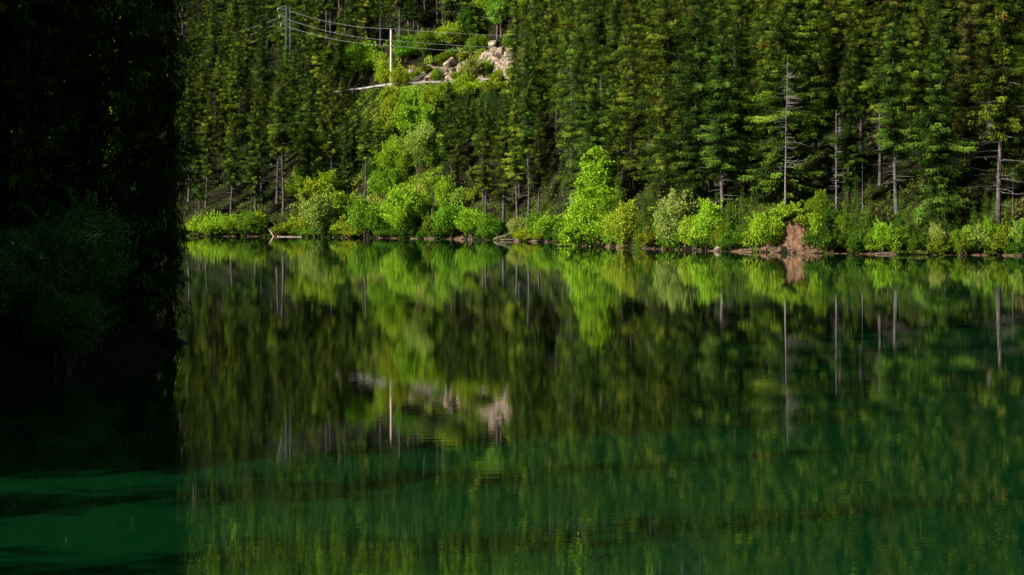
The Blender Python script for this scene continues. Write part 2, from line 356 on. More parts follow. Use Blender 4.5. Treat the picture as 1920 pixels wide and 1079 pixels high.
def shrub_meshes(seed, W, H, shape, leaf=.19, n=7000):
    r = np.random.default_rng(seed); rx = W / 2
    K = {'low': 24, 'cone': 170, 'tree': 40}.get(shape, 44)
    cen = []; rad = []
    for _ in range(K):
        v = norm(r.normal(0, 1, 3)); q = r.random() ** .4
        if shape == 'round': c = np.array([v[0] * rx * .66 * q, v[1] * rx * .66 * q, H * .52 + v[2] * H * .34 * q]); rr = r.uniform(.13, .34) * rx
        elif shape == 'cone':
            z = r.uniform(.06, .94) ; c = np.array([v[0] * rx * (1 - z) ** .8 * .75, v[1] * rx * (1 - z) ** .8 * .75, H * z]); rr = (.10 + .16 * (1 - z)) * rx
        elif shape == 'tree': c = np.array([v[0] * rx * .7 * q, v[1] * rx * .7 * q, H * .64 + v[2] * H * .3 * q]); rr = r.uniform(.18, .34) * rx
        else: c = np.array([v[0] * rx * .8 * q, v[1] * rx * .8 * q, H * .38 + abs(v[2]) * H * .3 * q]); rr = r.uniform(.18, .3) * rx
        cen.append(c); rad.append(rr)
    cen = np.array(cen); rad = np.array(rad); p_ = rad ** 2 / (rad ** 2).sum()
    rad = rad * r.uniform(.75, 1.3, K); idx = r.choice(K, n, p=p_); v = norm(r.normal(0, 1, (n, 3))); v[:, 2] = np.where((v[:, 2] < -.2) & (r.random(n) < .6), -v[:, 2], v[:, 2])
    # small sprays inside each lobe
    spray = r.integers(0, 60, n); sv = norm(r.normal(0, 1, (K * 60, 3)))[idx * 60 + spray]
    vv = norm(v * .35 + sv); fl = 1.0 if shape != 'low' else .75
    P = cen[idx] + vv * (rad[idx] * r.normal(.94, .28, n))[:, None] * np.array([1, 1, fl * .85])
    ns_ = 46; sh = r.integers(0, ns_, n); on = r.random(n) < .26; li = r.integers(0, K, ns_); sd_ = norm(r.normal(0, .7, (ns_, 3)) + [0, 0, .75]); sl = r.uniform(.25, .6, ns_) * (rx if shape != 'cone' else rx * .5)
    q_ = r.random(n); shp = cen[li[sh]] + sd_[sh] * (rad[li[sh]] * .7 + sl[sh] * q_)[:, None] + r.normal(0, .07, (n, 3)) * (1.3 - q_)[:, None] * rx * .6
    P = np.where(on[:, None], shp, P)
    P[:, 2] = np.abs(P[:, 2]) + .05
    D = vv * .6 + r.normal(0, .6, (n, 3)); Nn = vv * .8 + np.array([0, 0, .5]) + r.normal(0, .65, (n, 3))
    L = leaf * r.uniform(.7, 1.3, n)
    V, Q = kites(P, D, Nn, L, L * .34)
    T = np.clip(r.normal(.45, .22, n) + (r.random(K) * .3 - .15)[idx] + .1 * (P[:, 2] / H - .5), 0, 1)
    fol = quads_mesh('foliage', V, Q, [M_LEAF], tone=T)
    a = Acc()
    ns = 1 if shape in ('cone', 'tree') else 6
    if ns == 1:
        p, rd_ = trunk_pts(H * .9, .014 * H + .03, seed); a.add(*tube(p, rd_, 7))
    for j in r.choice(K, min(K, 14), False):
        c = cen[j]; b = np.array([r.normal(0, .06 * W * (ns > 1)), r.normal(0, .06 * W * (ns > 1)), -.3 if ns > 1 else c[2] * .55])
        m = (b + c) / 2 + np.array([0, 0, .12 * H * (1 if ns > 1 else .2)])
        a.add(*tube([b, m * .6 + b * .4, m, c], [.06, .05, .035, .012], 5))
    return fol, a.mesh('stems', [M_STEM], True)
SHR = {}
for nm, W, H, shp, lf, n_, cnt in [('low', 4.5, 2.4, 'low', .17, 13000, 3), ('round', 5.5, 5.0, 'round', .18, 21000, 4), ('big', 9, 9, 'round', .20, 40000, 3), ('tree', 6, 10, 'tree', .20, 22000, 3), ('cone', 8, 14, 'cone', .20, 60000, 1), ('small', 2.4, 2.6, 'round', .15, 4500, 3)]:
    SHR[nm] = [(W, H) + shrub_meshes(hash_ + 300 + k, W, H, shp, lf, n_) for k, hash_ in enumerate([len(nm) * 50] * cnt)]

REC = []      # everything in view that gets its own label later: dict(o, X, Y, kind, tone, t)
def add_tree(var, x, y, z, H, rz, color, thick=1.0, kind='spruce', tilt=(0, 0), name='spruce_tree', trunk_col=None):
    h0, cb, crown, trunk, dead = var; s = H / h0
    e = empty(name, (x, y, z), rz, (s * thick, s * thick, s)); e.rotation_euler = (tilt[0], tilt[1], rz)
    c = meshobj('crown', crown, e); c.color = (*color, 1)
    meshobj('trunk', trunk, e)
    if dead: meshobj('dead_branches', dead, e)
    return e
def add_shrub(cls, k, x, y, z, w, h, color, name='shrub'):
    W, H, fol, st = SHR[cls][k % len(SHR[cls])]
    e = empty(name, (x, y, z), random.uniform(0, 6.28), (w / W, w / W, h / H))
    f = meshobj('foliage', fol, e); f.color = (*color, 1); meshobj('stems', st, e)
    return e
def px_of(x, y): return 960 + F * x / y
def shore_depth(px):
    lo, hi = 150., 500.
    for _ in range(40):
        m = (lo + hi) / 2
        if m < float(shore(pxX(px, m))): lo = m
        else: hi = m
    return lo
def at(px, t):
    Y = shore_depth(px) + t; X = pxX(px, Y); return X, Y, float(ground(X, Y))
def row_h(y, Y): return CAM_H + (HOR - y) * Y / F          # world height seen at row y at depth Y
def find_t(px, ybase):
    """depth behind the shore at which the slope is seen at row ybase"""
    Y0 = shore_depth(px)
    for t in np.arange(.6, 160, .5):
        Y = Y0 + t; g = float(ground(pxX(px, Y), Y))
        if HOR - (g - CAM_H) * F / Y <= ybase: return t
    return 160.

# ------------------------------------------------------------------ hand-placed dead trees (snags)
def snag_meshes(seed, H, r0, twigL, per_m, z0=.12):
    a = Acc(); p, rad = trunk_pts(H, r0, seed, 8); p[:, :2] *= .6; rad = np.maximum(rad, .035); a.add(*tube(p, rad, 7)); tr = a.mesh('trunk', [M_DEAD], True)
    b = Acc(); dead_twigs(seed + 1, H * z0, H * .97, twigL, per_m, b, -.08); return tr, b.mesh('branches', [M_DEAD])
SNAG = [(24, *snag_meshes(400, 24, .21, 1.7, 6)), (14, *snag_meshes(401, 14, .15, 1.3, 6)), (20, *snag_meshes(402, 20, .17, 2.4, 8, .25)), (12, *snag_meshes(403, 12, .13, .8, 3, .3))]
def snag(px, yb, yt, k, tilt, label, thick=1.0):
    t = find_t(px, yb); x, y, z = at(px, t); H = row_h(yt, y) - z; h0, tr, br = SNAG[k]
    e = empty('dead_tree', (x, y, z - .1), px * 1.3, (H / h0 * thick, H / h0 * thick, H / h0)); e.rotation_euler = (0, tilt, px * 1.3 * 0)
    meshobj('trunk', tr, e); meshobj('branches', br, e)
    tag(e, label, 'dead tree', 'bare dead trees on the far shore')
    return x, y
KEEP = []      # spots in picture columns where the front must stay open: (x, y, radius)
for a_ in [(1071, 425, 122, 0, 0, 'tallest bare bleached dead trunk with short side twigs, left of the bright lime tree'),
           (1088, 410, 240, 1, .05, 'thin dead trunk leaning right, just right of the tallest bare trunk'),
           (1096, 405, 262, 3, .0, 'short thin upright dead trunk between the leaning one and the lime tree'),
           (1472, 408, 112, 2, .02, 'tall grey dead spruce with many wide horizontal branches above the earth slip'),
           (1568, 408, 205, 1, 0, 'dead trunk with a few forked white branches, right of the earth slip'),
           (1183, 360, 60, 0, 0, 'grey dying trunk rising behind the bright lime tree'),
           (1312, 385, 235, 3, 0, 'pale bare trunk above the two round bright shrubs'),
           (1898, 415, 315, 3, .02, 'pale bare trunk near the right edge of the photo'),
           (1617, 400, 305, 3, 0, 'reddish bare trunk above the young spruces right of the slip'),
           (504, 320, 265, 3, .12, 'broken leaning snag in the dark gap under the lattice tower'),
           (818, 450, 345, 3, -.09, 'thin leaning trunk standing at the waterline below the rock cut'),
           (1047, 458, 405, 3, 0, 'short white trunk standing in the water at the cove corner'),
           (1002, 452, 395, 3, 0, 'short grey trunk in the shrubs left of the cove corner')]:
    px, yb, yt, k, tl, lb = a_
    x, y = snag(px, yb, yt, k, tl, lb); KEEP.append((px, y, 8 if px in (1071, 1472) else 4))

# ------------------------------------------------------------------ shrubs and broadleaf trees, from the photograph
LIME = (1.4, 1.5, .85); GRN = (.75, 1.0, .55); YEL = (1.3, 1.22, .6); PALE = (1.4, 1.2, 2.6); MINT = (1.15, 1.3, 1.9); DKG = (.32, .5, .35); OLV = (.8, .74, .45)
TN = {id(LIME): 'lime green', id(GRN): 'mid green', id(YEL): 'yellow green', id(PALE): 'pale grey green', id(MINT): 'minty light green', id(DKG): 'deep green', id(OLV): 'olive'}
#  px, y bottom, width px, height px, tone, class
SL = [(372, 443, 48, 30, LIME, 'low'), (402, 442, 50, 36, LIME, 'low'), (432, 441, 60, 42, LIME, 'round'), (468, 441, 56, 42, GRN, 'round'), (488, 438, 34, 44, LIME, 'small'),
      (528, 440, 40, 20, OLV, 'low'), (552, 438, 50, 30, YEL, 'low'), (575, 441, 50, 40, YEL, 'round'), (600, 443, 84, 76, PALE, 'round'), (585, 395, 60, 44, YEL, 'low'),
      (566, 378, 60, 48, LIME, 'round'), (618, 385, 60, 56, YEL, 'round'), (636, 425, 60, 60, YEL, 'round'), (650, 443, 50, 28, YEL, 'low'), (688, 444, 76, 72, GRN, 'round'),
      (592, 318, 52, 64, GRN, 'tree'), (560, 345, 34, 30, MINT, 'small'), (605, 350, 50, 40, DKG, 'round'), (722, 380, 60, 66, GRN, 'round'), (700, 350, 50, 50, DKG, 'round'), (760, 446, 90, 94, LIME, 'big'), (715, 443, 40, 36, GRN, 'low'),
      (745, 345, 70, 76, LIME, 'big'), (790, 330, 74, 92, MINT, 'big'), (765, 262, 60, 58, LIME, 'round'), (735, 262, 56, 46, YEL, 'low'), (740, 225, 56, 50, YEL, 'round'), (772, 215, 56, 44, LIME, 'round'), (800, 260, 50, 60, LIME, 'round'),
      (806, 225, 46, 50, YEL, 'round'), (730, 195, 40, 26, YEL, 'low'), (825, 205, 44, 42, LIME, 'round'), (850, 190, 50, 30, YEL, 'low'), (885, 185, 60, 26, LIME, 'low'), (920, 180, 50, 24, YEL, 'low'), (812, 320, 44, 50, GRN, 'round'),
      (820, 385, 50, 50, GRN, 'round'), (838, 400, 50, 56, LIME, 'round'), (850, 446, 70, 62, GRN, 'round'), (815, 447, 50, 40, OLV, 'low'), (885, 447, 66, 50, LIME, 'round'), (915, 448, 46, 42, GRN, 'round'), (935, 440, 30, 34, DKG, 'small'),
      (862, 395, 40, 40, MINT, 'small'), (890, 350, 26, 40, MINT, 'small'), (895, 380, 36, 26, YEL, 'low'),
      (978, 450, 44, 44, PALE, 'round'), (1008, 448, 44, 48, GRN, 'round'), (1032, 450, 62, 46, LIME, 'round'), (1015, 452, 50, 20, YEL, 'low'), (1058, 440, 40, 44, GRN, 'round'), (1072, 460, 40, 46, OLV, 'round'),
      (1120, 468, 136, 170, LIME, 'cone'), (1168, 462, 72, 74, LIME, 'round'), (1100, 468, 70, 44, LIME, 'low'), (1138, 460, 60, 90, GRN, 'tree'),
      (1250, 440, 50, 70, GRN, 'round'), (1272, 468, 100, 92, PALE, 'round'), (1303, 440, 60, 66, LIME, 'round'), (1328, 468, 70, 84, LIME, 'round'), (1322, 472, 34, 20, YEL, 'small'), (1352, 470, 40, 46, OLV, 'round'),
      (1436, 472, 66, 72, LIME, 'round'), (1440, 440, 34, 50, MINT, 'small'), (1410, 473, 40, 42, LIME, 'small'), (1478, 414, 66, 28, LIME, 'low'), (1450, 471, 40, 44, OLV, 'round'), (1530, 474, 28, 60, YEL, 'small'), (1512, 432, 44, 30, YEL, 'small'), (1534, 420, 44, 52, OLV, 'round'),
      (1560, 425, 40, 36, DKG, 'round'), (1585, 430, 36, 30, GRN, 'small'), (1655, 474, 46, 54, LIME, 'round'), (1680, 474, 36, 46, GRN, 'small'), (1640, 476, 36, 24, LIME, 'low'), (1705, 440, 40, 50, GRN, 'round'), (1724, 430, 30, 40, MINT, 'small'),
      (1760, 474, 44, 46, PALE, 'round'), (1800, 476, 44, 46, GRN, 'round'), (1818, 440, 30, 50, MINT, 'small'), (1835, 477, 60, 40, PALE, 'low'), (1858, 470, 40, 56, GRN, 'round'), (1880, 476, 50, 40, OLV, 'low'), (1914, 474, 44, 62, MINT, 'round'), (1945, 476, 60, 60, LIME, 'round'),
      # beside and above the road
      (724, 165, 44, 50, LIME, 'round'), (748, 166, 40, 40, YEL, 'round'), (715, 130, 30, 30, MINT, 'small'), (765, 118, 60, 46, GRN, 'round'), (798, 104, 50, 40, GRN, 'round'), (832, 128, 36, 28, OLV, 'round'), (778, 152, 24, 18, GRN, 'small'), (800, 140, 26, 18, OLV, 'small'), (820, 150, 22, 20, LIME, 'small'), (845, 112, 26, 18, GRN, 'small'), (868, 118, 26, 20, YEL, 'small'), (880, 104, 24, 18, OLV, 'small'), (905, 138, 28, 20, YEL, 'small'), (922, 110, 20, 18, GRN, 'small'), (940, 150, 26, 18, LIME, 'small'), (950, 92, 24, 22, GRN, 'small'), (962, 152, 30, 26, OLV, 'small'), (855, 155, 26, 16, YEL, 'small'),  (818, 158, 24, 20, GRN, 'small'), (905, 120, 30, 30, LIME, 'small'), (935, 160, 34, 20, YEL, 'low'),
      (850, 90, 70, 46, LIME, 'round'), (885, 158, 50, 44, PALE, 'round'), (915, 152, 40, 36, YEL, 'round'), (870, 165, 40, 24, YEL, 'low'), (900, 110, 40, 44, GRN, 'round'), (880, 75, 50, 50, DKG, 'round'),
      (690, 150, 64, 66, LIME, 'round'), (660, 150, 50, 56, GRN, 'round'), (668, 120, 44, 40, GRN, 'round'), (582, 130, 34, 66, MINT, 'tree'), (604, 145, 50, 50, GRN, 'round'), (575, 160, 44, 40, GRN, 'round'),
      (940, 70, 60, 76, MINT, 'tree'), (915, 50, 60, 60, LIME, 'tree'), (985, 60, 50, 66, GRN, 'tree'), (1015, 80, 56, 66, LIME, 'tree'), (1000, 110, 40, 36, MINT, 'small'), (965, 30, 50, 50, GRN, 'tree'), (1040, 60, 50, 60, GRN, 'tree')]
for px_ in range(352, 1940, 21):
    if random.random() < .3 or 1452 < px_ < 1520 or 490 < px_ < 550 or 930 < px_ < 965: continue
    SL.append((px_ + random.uniform(-9, 9), 470, random.uniform(26, 48) * (1 if px_ < 1060 else 1.3), random.uniform(14, 24) * (1 if px_ < 1060 else 1.5), random.choice([GRN, OLV, DKG, YEL, DKG]), 'low'))
for k, (px, yb, w, h, tn, cls) in enumerate(SL):
    t = find_t(px, yb - 1) if yb < 436 else max(.8, find_t(px, min(yb, 470)) * .0 + random.uniform(.2, 1.6))
    x, y, z = at(px, t); s = y / F
    if yb < 436: z = min(z, row_h(yb, y) + .5)
    tone = tuple(c * random.uniform(.88, 1.1) for c in tn)
    e = add_shrub(cls, k, x, y, z - .25, w * s * 1.12, h * s * 1.12, tone, 'broadleaf_tree' if cls in ('tree', 'cone') else 'shrub')
    REC.append(dict(o=e, x=x, y=y, t=t, kind='broadleaf tree' if cls in ('tree', 'cone') else 'shrub', tone=TN[id(tn)]))
    KEEP.append((px, y, w * .30) if yb > 215 else (-9999, 0, 1))
bright_tree = [r for r in REC if abs(px_of(r['x'], r['y']) - 1120) < 1][0]['o']

# ------------------------------------------------------------------ young spruces near the right shore
for k, (px, yb, h, wf) in enumerate([(1368, 470, 96, 1.0), (1392, 471, 110, .9), (1345, 440, 80, 1), (1412, 440, 90, .9), (1548, 474, 66, 1.5), (1604, 476, 130, .9), (1630, 440, 100, .9), (1586, 440, 80, 1), (1708, 476, 112, .9), (1690, 440, 86, 1),
                                     (1770, 476, 100, 1), (1745, 440, 90, 1), (1792, 430, 80, 1), (1826, 476, 90, 1.1), (1866, 476, 104, .9), (1850, 440, 90, 1), (1890, 440, 70, 1), (1160, 440, 116, 1.0), (1205, 462, 90, 1.0), (1222, 440, 100, 1), (985, 60, 60, 1), (955, 92, 54, .9), (975, 90, 50, .9), (830, 190, 60, .9), (1130, 440, 90, 1)]):
    t = find_t(px, yb) if yb < 445 else random.uniform(.5, 1.6)
    x, y, z = at(px, t); H = h * y / F * 1.08; c = random.uniform(.55, 1.0); col = (c * random.uniform(.9, 1.3), c, c * .8)
    e = add_tree(YNG[k % 4], x, y, z - .2, H, random.uniform(0, 6), col, wf, name='young_spruce')
    REC.append(dict(o=e, x=x, y=y, t=t, kind='young spruce', tone='bright green' if c > .8 else 'dark green')); KEEP.append((px, y, 8))

# ------------------------------------------------------------------ the spruce forest
def tone_pick(X, Y):
    k = random.random()
    if k < .34: return 'olive green', (1.0, .92, .8)
    if k < .64: return 'mid green', (.78, .92, .9)
    if k < .86: return 'dark green', (.55, .70, .8)
    if k < .985: return 'yellowish green', (1.12, 1.12, .9)
    return 'greyish brown', (1.0, .70, 1.4)
cand = []
def open_zone(px, y_img, yd):
    # columns and rows of the picture where slope, shrubs and road stay open
    if 716 < px < 822 and 165 < y_img < 445: return True
    if 700 < px < 965 and 80 < y_img <= 186: return True
    if 640 < px < 720 and 118 < y_img < 180 : return True
    if 545 < px < 716 and 372 < y_img: return True
    if 870 < px < 905 and y_img > 300: return True
    if 1462 < px < 1512 and y_img > 395: return True
    if 885 < px < 1050 and 0 < y_img < 60: return random.random() < .6
    return False
r2 = np.random.default_rng(21); spots = []
def try_spot(X, Y, dmin):
    for (a, b, d) in spots:
        if (a - X) ** 2 + (b - Y) ** 2 < min(d, dmin) ** 2: return False
    spots.append((X, Y, dmin)); return True
for _ in range(16000):
    t = 4 + 150 * r2.random() ** 1.1; X = r2.uniform(-135, 98)
    Y = float(shore(X)) + t; px = px_of(X, Y)
    if px < 250 or px > 2010: continue
    g = float(ground(X, Y)); yi = HOR - (g - CAM_H) * F / Y
    w = Y - float(road_y(X))
    if -4.5 < w < 9.5: continue
    if open_zone(px, yi, Y): continue
    if any(abs(px - a) < rr for a, b, rr in KEEP if -1 < b - Y < 60 and not (b > float(road_y(pxX(a, b))) - 6 and 640 < a < 965)): continue
    if w > 9 and 700 < px < 930 and w < 16: continue
    if not try_spot(X, Y, (r2.uniform(3.6, 5) if 820 < px < 1000 else r2.uniform(4.6, 6.6)) if 560 < px < 1080 else r2.uniform(5.4, 8.2)): continue
    cand.append((X, Y, g, t, px, yi))
for q_, yt_ in [((524, 412), 74), ((536, 408), 84), ((548, 410), 78), ((558, 414), 70)]:
    X = pxX(*q_); Y = q_[1]; g = float(ground(X, Y)); cand.append((X, Y, g, -yt_, q_[0], 250))
# split: what shows largest in the photo becomes its own tree, the rest is the far wood
cand = [c for c in cand]
def shows(c):
    X, Y, g, t, px, yi = c
    return 335 < px < 1935 and yi > -10
front = sorted([c for c in cand if shows(c)], key=lambda c: c[3] + (0 if c[5] > 0 else 40))
indiv = front[:292]; ids = set(id(c) for c in indiv); rest = [c for c in cand if id(c) not in ids]
for (X, Y, g, t, px, yi) in indiv:
    top_ = None
    if t < 0: top_ = -t; t = float(Y - shore(X))
    k = int(r2.integers(0, 8)); k = [0, 1, 3, 6, 5, 1, 6, 2][k] if px > 1080 and r2.random() < .8 else k; tn, col = tone_pick(X, Y); b = r2.uniform(.5, 1.3)
    H = r2.uniform(20, 33) if px < 1080 else r2.uniform(23, 35)
    if 540 < px < 1000 and yi < 200 and yi > 120: H *= .8
    if px < 560 and t < 30: k = [2, 4, 7, 5, 1, 2, 3, 5][k]
    if 715 < px < 1000 and t < 30:
        k = [2, 4, 7, 5, 1, 2, 0, 5][k]
        
    if w > 9: pass
    # keep the road, rock cut, pole and tower in view
    if 640 < px < 965 and Y < float(road_y(X)):
        H = min(H, max(5, row_h((185 if px < 825 else 150) + r2.uniform(-6, 50), Y) - g))
    if 515 < px < 565 and Y < 428: H = min(H, max(5, row_h(62 + r2.uniform(0, 40), Y) - g))
    if 565 < px < 640 and Y < 420: H = min(H, max(5, row_h(90 + r2.uniform(0, 50), Y) - g))
    if top_: H = row_h(top_, Y) - g
    if H < 9: var = YNG[int(r2.integers(0, 4))]; nm = 'young_spruce'; kd = 'young spruce'; col = tuple(c * .7 for c in col)
    else: var = SPR[k]; nm = 'spruce_tree'; kd = 'spruce'
    e = add_tree(var, X, Y, g - .2, H, r2.uniform(0, 6.28), tuple(c * b for c in col), r2.uniform(.9, 1.2) * (1.0 if H > 20 else 1.15) * (1.3 if px > 1080 else 1.2), tilt=(r2.normal(0, .02), r2.normal(0, .02)), name=nm)
    REC.append(dict(o=e, x=X, y=Y, t=t, kind=kd, tone=tn))

# the rest of the wood, farther up and hidden behind: one object of simple trees
def low_spruce(seed, H=28, Rr=3.8, cb=.15):
    V, Q, T = spruce_data(seed, H, Rr, cb, 7.0, leaf=.8, whorl=.62)
    p, rad = trunk_pts(H * .98, .24, seed, 4); tv, tq = tube(p, rad, 4)
    return V, Q, T, tv, tq
LOW = [low_spruce(500 + k, 28, 3.8, c) for k, c in enumerate((.12, .2, .3, .4))]
MID = []
for k, c in enumerate((.12, .2, .3, .4)):
    V, Q, T = spruce_data(520 + k, 28, 3.6, c, 15.0, leaf=.40, whorl=.6); p, rad = trunk_pts(27.4, .24, 520 + k, 4); MID.append((V, Q, T, *tube(p, rad, 4)))
def wood(name, pts, label, src=None, color=(1, 1.1, 1)):
    a = Acc()
    for j, (X, Y, g, H) in enumerate(pts):
        V, Q, T, tv, tq = (src or LOW)[j % 4]; s = H / 28; az = j * 2.4; ca, sa = math.cos(az), math.sin(az)
        M = np.array([[ca, sa, 0], [-sa, ca, 0], [0, 0, 1]]) * s
        b = ((j * 37) % 100) / 100 * .35 - .2
        a.add(V @ M + [X, Y, g], Q, 0, np.clip(T + b, 0, .95)); a.add(tv @ M + [X, Y, g], tq, 1)
    o = meshobj(name, a.mesh(name, [M_SPRUCE, M_BARK])); o.color = (*color, 1)
    return tag(o, label, 'forest', kind='stuff')
pts = [(float(X), float(Y), float(g) - .2, r2.uniform(22, 30)) for (X, Y, g, t, px, yi) in rest if r2.random() < (.25 if px < 700 else .4) or Y > float(road_y(X)) + 25 if not (500 < px < 640 and 395 < Y < 455)]
for _ in range(14000):
    if len(pts) > 1400: break
    X = r2.uniform(-190, 170); Y = float(road_y(X)) + r2.uniform(40, 190)
    if _ < 2500: X = r2.uniform(-75, 10); Y = float(road_y(X)) + r2.uniform(17, 70); px = px_of(X, Y)
    if px < 150 or px > 2250: continue
    if _ >= 2500 and float(fbm(X * .035 + 3, Y * .035)) < -.16: continue
    if any((a - X) ** 2 + (b - Y) ** 2 < (12 if _ < 2500 else 25) for a, b, d in spots): continue
    spots.append((X, Y, 5)); pts.append((X, Y, float(ground(X, Y)) - .2, r2.uniform(17, 34)))
for _ in range(5000):
    px = r2.choice([r2.uniform(-250, 300), r2.uniform(1990, 2900)]); Y = r2.uniform(150, 520); X = pxX(px, Y); t = Y - float(shore(X))
    if t < 3 or t > 150 or X > 190 or -5 < Y - float(road_y(X)) < 8 or any((a - X) ** 2 + (b - Y) ** 2 < 26 for a, b, d in spots): continue
    spots.append((X, Y, 5)); pts.append((X, Y, float(ground(X, Y)) - .2, r2.uniform(19, 32)))
see = [q for q in pts if 330 < px_of(q[0], q[1]) < 1940 and HOR - (q[2] - CAM_H) * F / q[1] > -35]
wood('back_forest', see, 'dark spruces crowded behind the front rows of the hillside', MID, (.95, 1.05, .95)); see_ = set(see)
wood('upper_forest', [q for q in pts if q not in see_], 'dense green spruce wood covering the upper hillside', None, (1.9, 2.3, 1.5))  # tint brightened to lift this wood's reflection in the lake
print('see', len(see))
print('trees', len(indiv), 'far', len(pts))

# ------------------------------------------------------------------ undergrowth on the slope and along the bank
def scatter_leaves(name, n, fx, label, mat, size, color, up=.9):
    P = fx(n); m = len(P); D = rng.normal(0, .5, (m, 3)); D[:, 2] = rng.uniform(.2, 1.2, m) * up; Nn = np.array([-.3, -.8, .5]) + rng.normal(0, .6, (m, 3))
    L = rng.uniform(.5, 1.5, m) * size; V, Q = kites(P, D, Nn, L, L * .22)
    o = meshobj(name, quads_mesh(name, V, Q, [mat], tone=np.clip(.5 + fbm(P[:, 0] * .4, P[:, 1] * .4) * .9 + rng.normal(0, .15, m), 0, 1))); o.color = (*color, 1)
    return tag(o, label, 'plants', kind='stuff')
def f_bank(n):
    X = rng.uniform(-80, 75, n); t = -.25 + 13 * rng.random(n) ** 2.2; m = fbm(X * .45, t * .25 + 9) > np.where(t < 1.5, .12, -.1); X = X[m]; t = t[m]; Y = shore(X) + t
    bad = (np.abs(px_of(X, Y) - 1488) < 20); X = X[~bad]; Y = Y[~bad]
    return np.stack([X, Y, np.maximum(ground(X, Y), 0) + .02 + rng.random(len(X)) * .25], 1)
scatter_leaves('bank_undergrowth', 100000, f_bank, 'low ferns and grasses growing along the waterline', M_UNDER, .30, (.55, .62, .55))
def f_clear(n):
    px = rng.normal(800, 95, n); Y = rng.uniform(330, 418, n); X = pxX(px, Y)
    g = ground(X, Y); w = Y - road_y(X); ok = (np.abs(w) > 3.2) & (Y > shore(X) + 8) & ((px < 830) | (w > -14)) & (w < 16)
    ok &= (w < 4) | (fbm(X * .5, g * .5 + 3) > .02)
    ok &= (fbm(X * .22, Y * .22 + 5) > -.1) | ((px > 730) & (px < 810))
    X = X[ok]; Y = Y[ok]; g = g[ok]; return np.stack([X, Y, g + rng.random(len(X)) * .2], 1)
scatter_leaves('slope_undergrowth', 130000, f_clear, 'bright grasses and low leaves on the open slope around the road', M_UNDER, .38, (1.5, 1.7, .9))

def f_floor(n):
    X = rng.uniform(-95, 75, n); Y = shore(X) + rng.uniform(6, 66, n); ok = (fbm(X * .2, Y * .2 + 31) > -.05) & ((px_of(X, Y) > 545) | (rng.random(n) < .2)); X = X[ok]; Y = Y[ok]
    return np.stack([X, Y, ground(X, Y) + rng.random(len(X)) * .3], 1)
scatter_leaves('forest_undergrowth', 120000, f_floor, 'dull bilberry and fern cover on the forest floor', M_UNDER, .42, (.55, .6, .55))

# ------------------------------------------------------------------ rocks of the road cut
def rock_mesh(seed, n=34):
    r = np.random.default_rng(seed); th = np.linspace(0, 2 * math.pi, n, endpoint=False); ph = np.linspace(.02, math.pi - .02, n // 2)
    TH, PH = np.meshgrid(th, ph); d = np.stack([np.cos(TH) * np.sin(PH), np.sin(TH) * np.sin(PH), np.cos(PH)], -1)
    pn = norm(r.normal(0, 1, (13, 3))); pd = r.uniform(.45, 1, 13); dot = d @ pn.T; rr = np.where(dot > .05, pd / np.maximum(dot, .05), 9).min(-1); rr = np.minimum(rr, 1.25)
    rr = rr * (1 + .16 * fbm(TH * 4, PH * 5, 5) * np.sin(PH)); V = (d * rr[..., None]).reshape(-1, 3); ny, nx = TH.shape; i = np.arange(ny * nx).reshape(ny, nx); j = np.roll(i, -1, 1)
    Q = np.stack([i[:-1], i[1:], j[1:], j[:-1]], -1).reshape(-1, 4); return quads_mesh('rock', V, Q, [M_ROCK])
RM = [rock_mesh(600 + k) for k in range(5)]
def rock(px, yc, w, h, k, label, name='rock_outcrop', dY=None, col=None):
    if dY is None:
        t = find_t(px, yc + h * .3); x, y, z = at(px, t)
    else: y = dY; x = pxX(px, y)
    s = y / F; o = meshobj(name, RM[k % 5]); o.location = (x, y + w * s * .1, row_h(yc, y)); w *= .8; h *= .85; o.scale = (w * s * .5, w * s * .38, h * s * .5)
    o.rotation_euler = (k * .7, k * .4, k * 1.7) if h < w * .2 else (0, 0, k * 1.3)
    return tag(o, label, 'rock')
for q in [(948, 108, 44, 40, 0, 'large pinkish boulder with a shaded overhang at the right of the road cut'), (930, 122, 34, 30, 1, 'angular pink rock just left of the large overhanging boulder'),
          (962, 132, 36, 34, 2, 'pale cream rock under the large overhanging boulder'), (850, 122, 42, 36, 3, 'grey rock face in the middle of the road cut'), (862, 136, 26, 34, 4, 'pale narrow rock beside the grey face in the road cut'),
          (788, 146, 40, 22, 1, 'low brown rock above the road, left part of the cut'), (770, 138, 26, 22, 2, 'small reddish rock among shrubs right of the wooden pole'), (815, 150, 44, 20, 0, 'flat rock at the road edge below the olive shrub'),
          (925, 88, 40, 24, 4, 'weathered rock ledge at the top of the road cut'), (892, 86, 24, 14, 2, 'small flat rock above the pale shrub of the cut'), (925, 148, 40, 14, 3, 'low rubble stone lying along the right end of the road')]:
    rock(*q)
for q in [(1482, 470, 14, 7, 0, 'pale stone at the water below the earth slip'), (1495, 472, 9, 8, 1, 'small white stone at the foot of the earth slip'), (1346, 467, 22, 16, 2, 'pinkish stone at the water between two shrubs'), (1028, 452, 12, 6, 3, 'small orange stone on the cove bank'), (1916, 478, 14, 7, 4, 'white stone at the waterline by the right edge')]:
    px = q[0]; rock(*q[:5], q[5], 'shore_rock', dY=shore_depth(px) + .2)

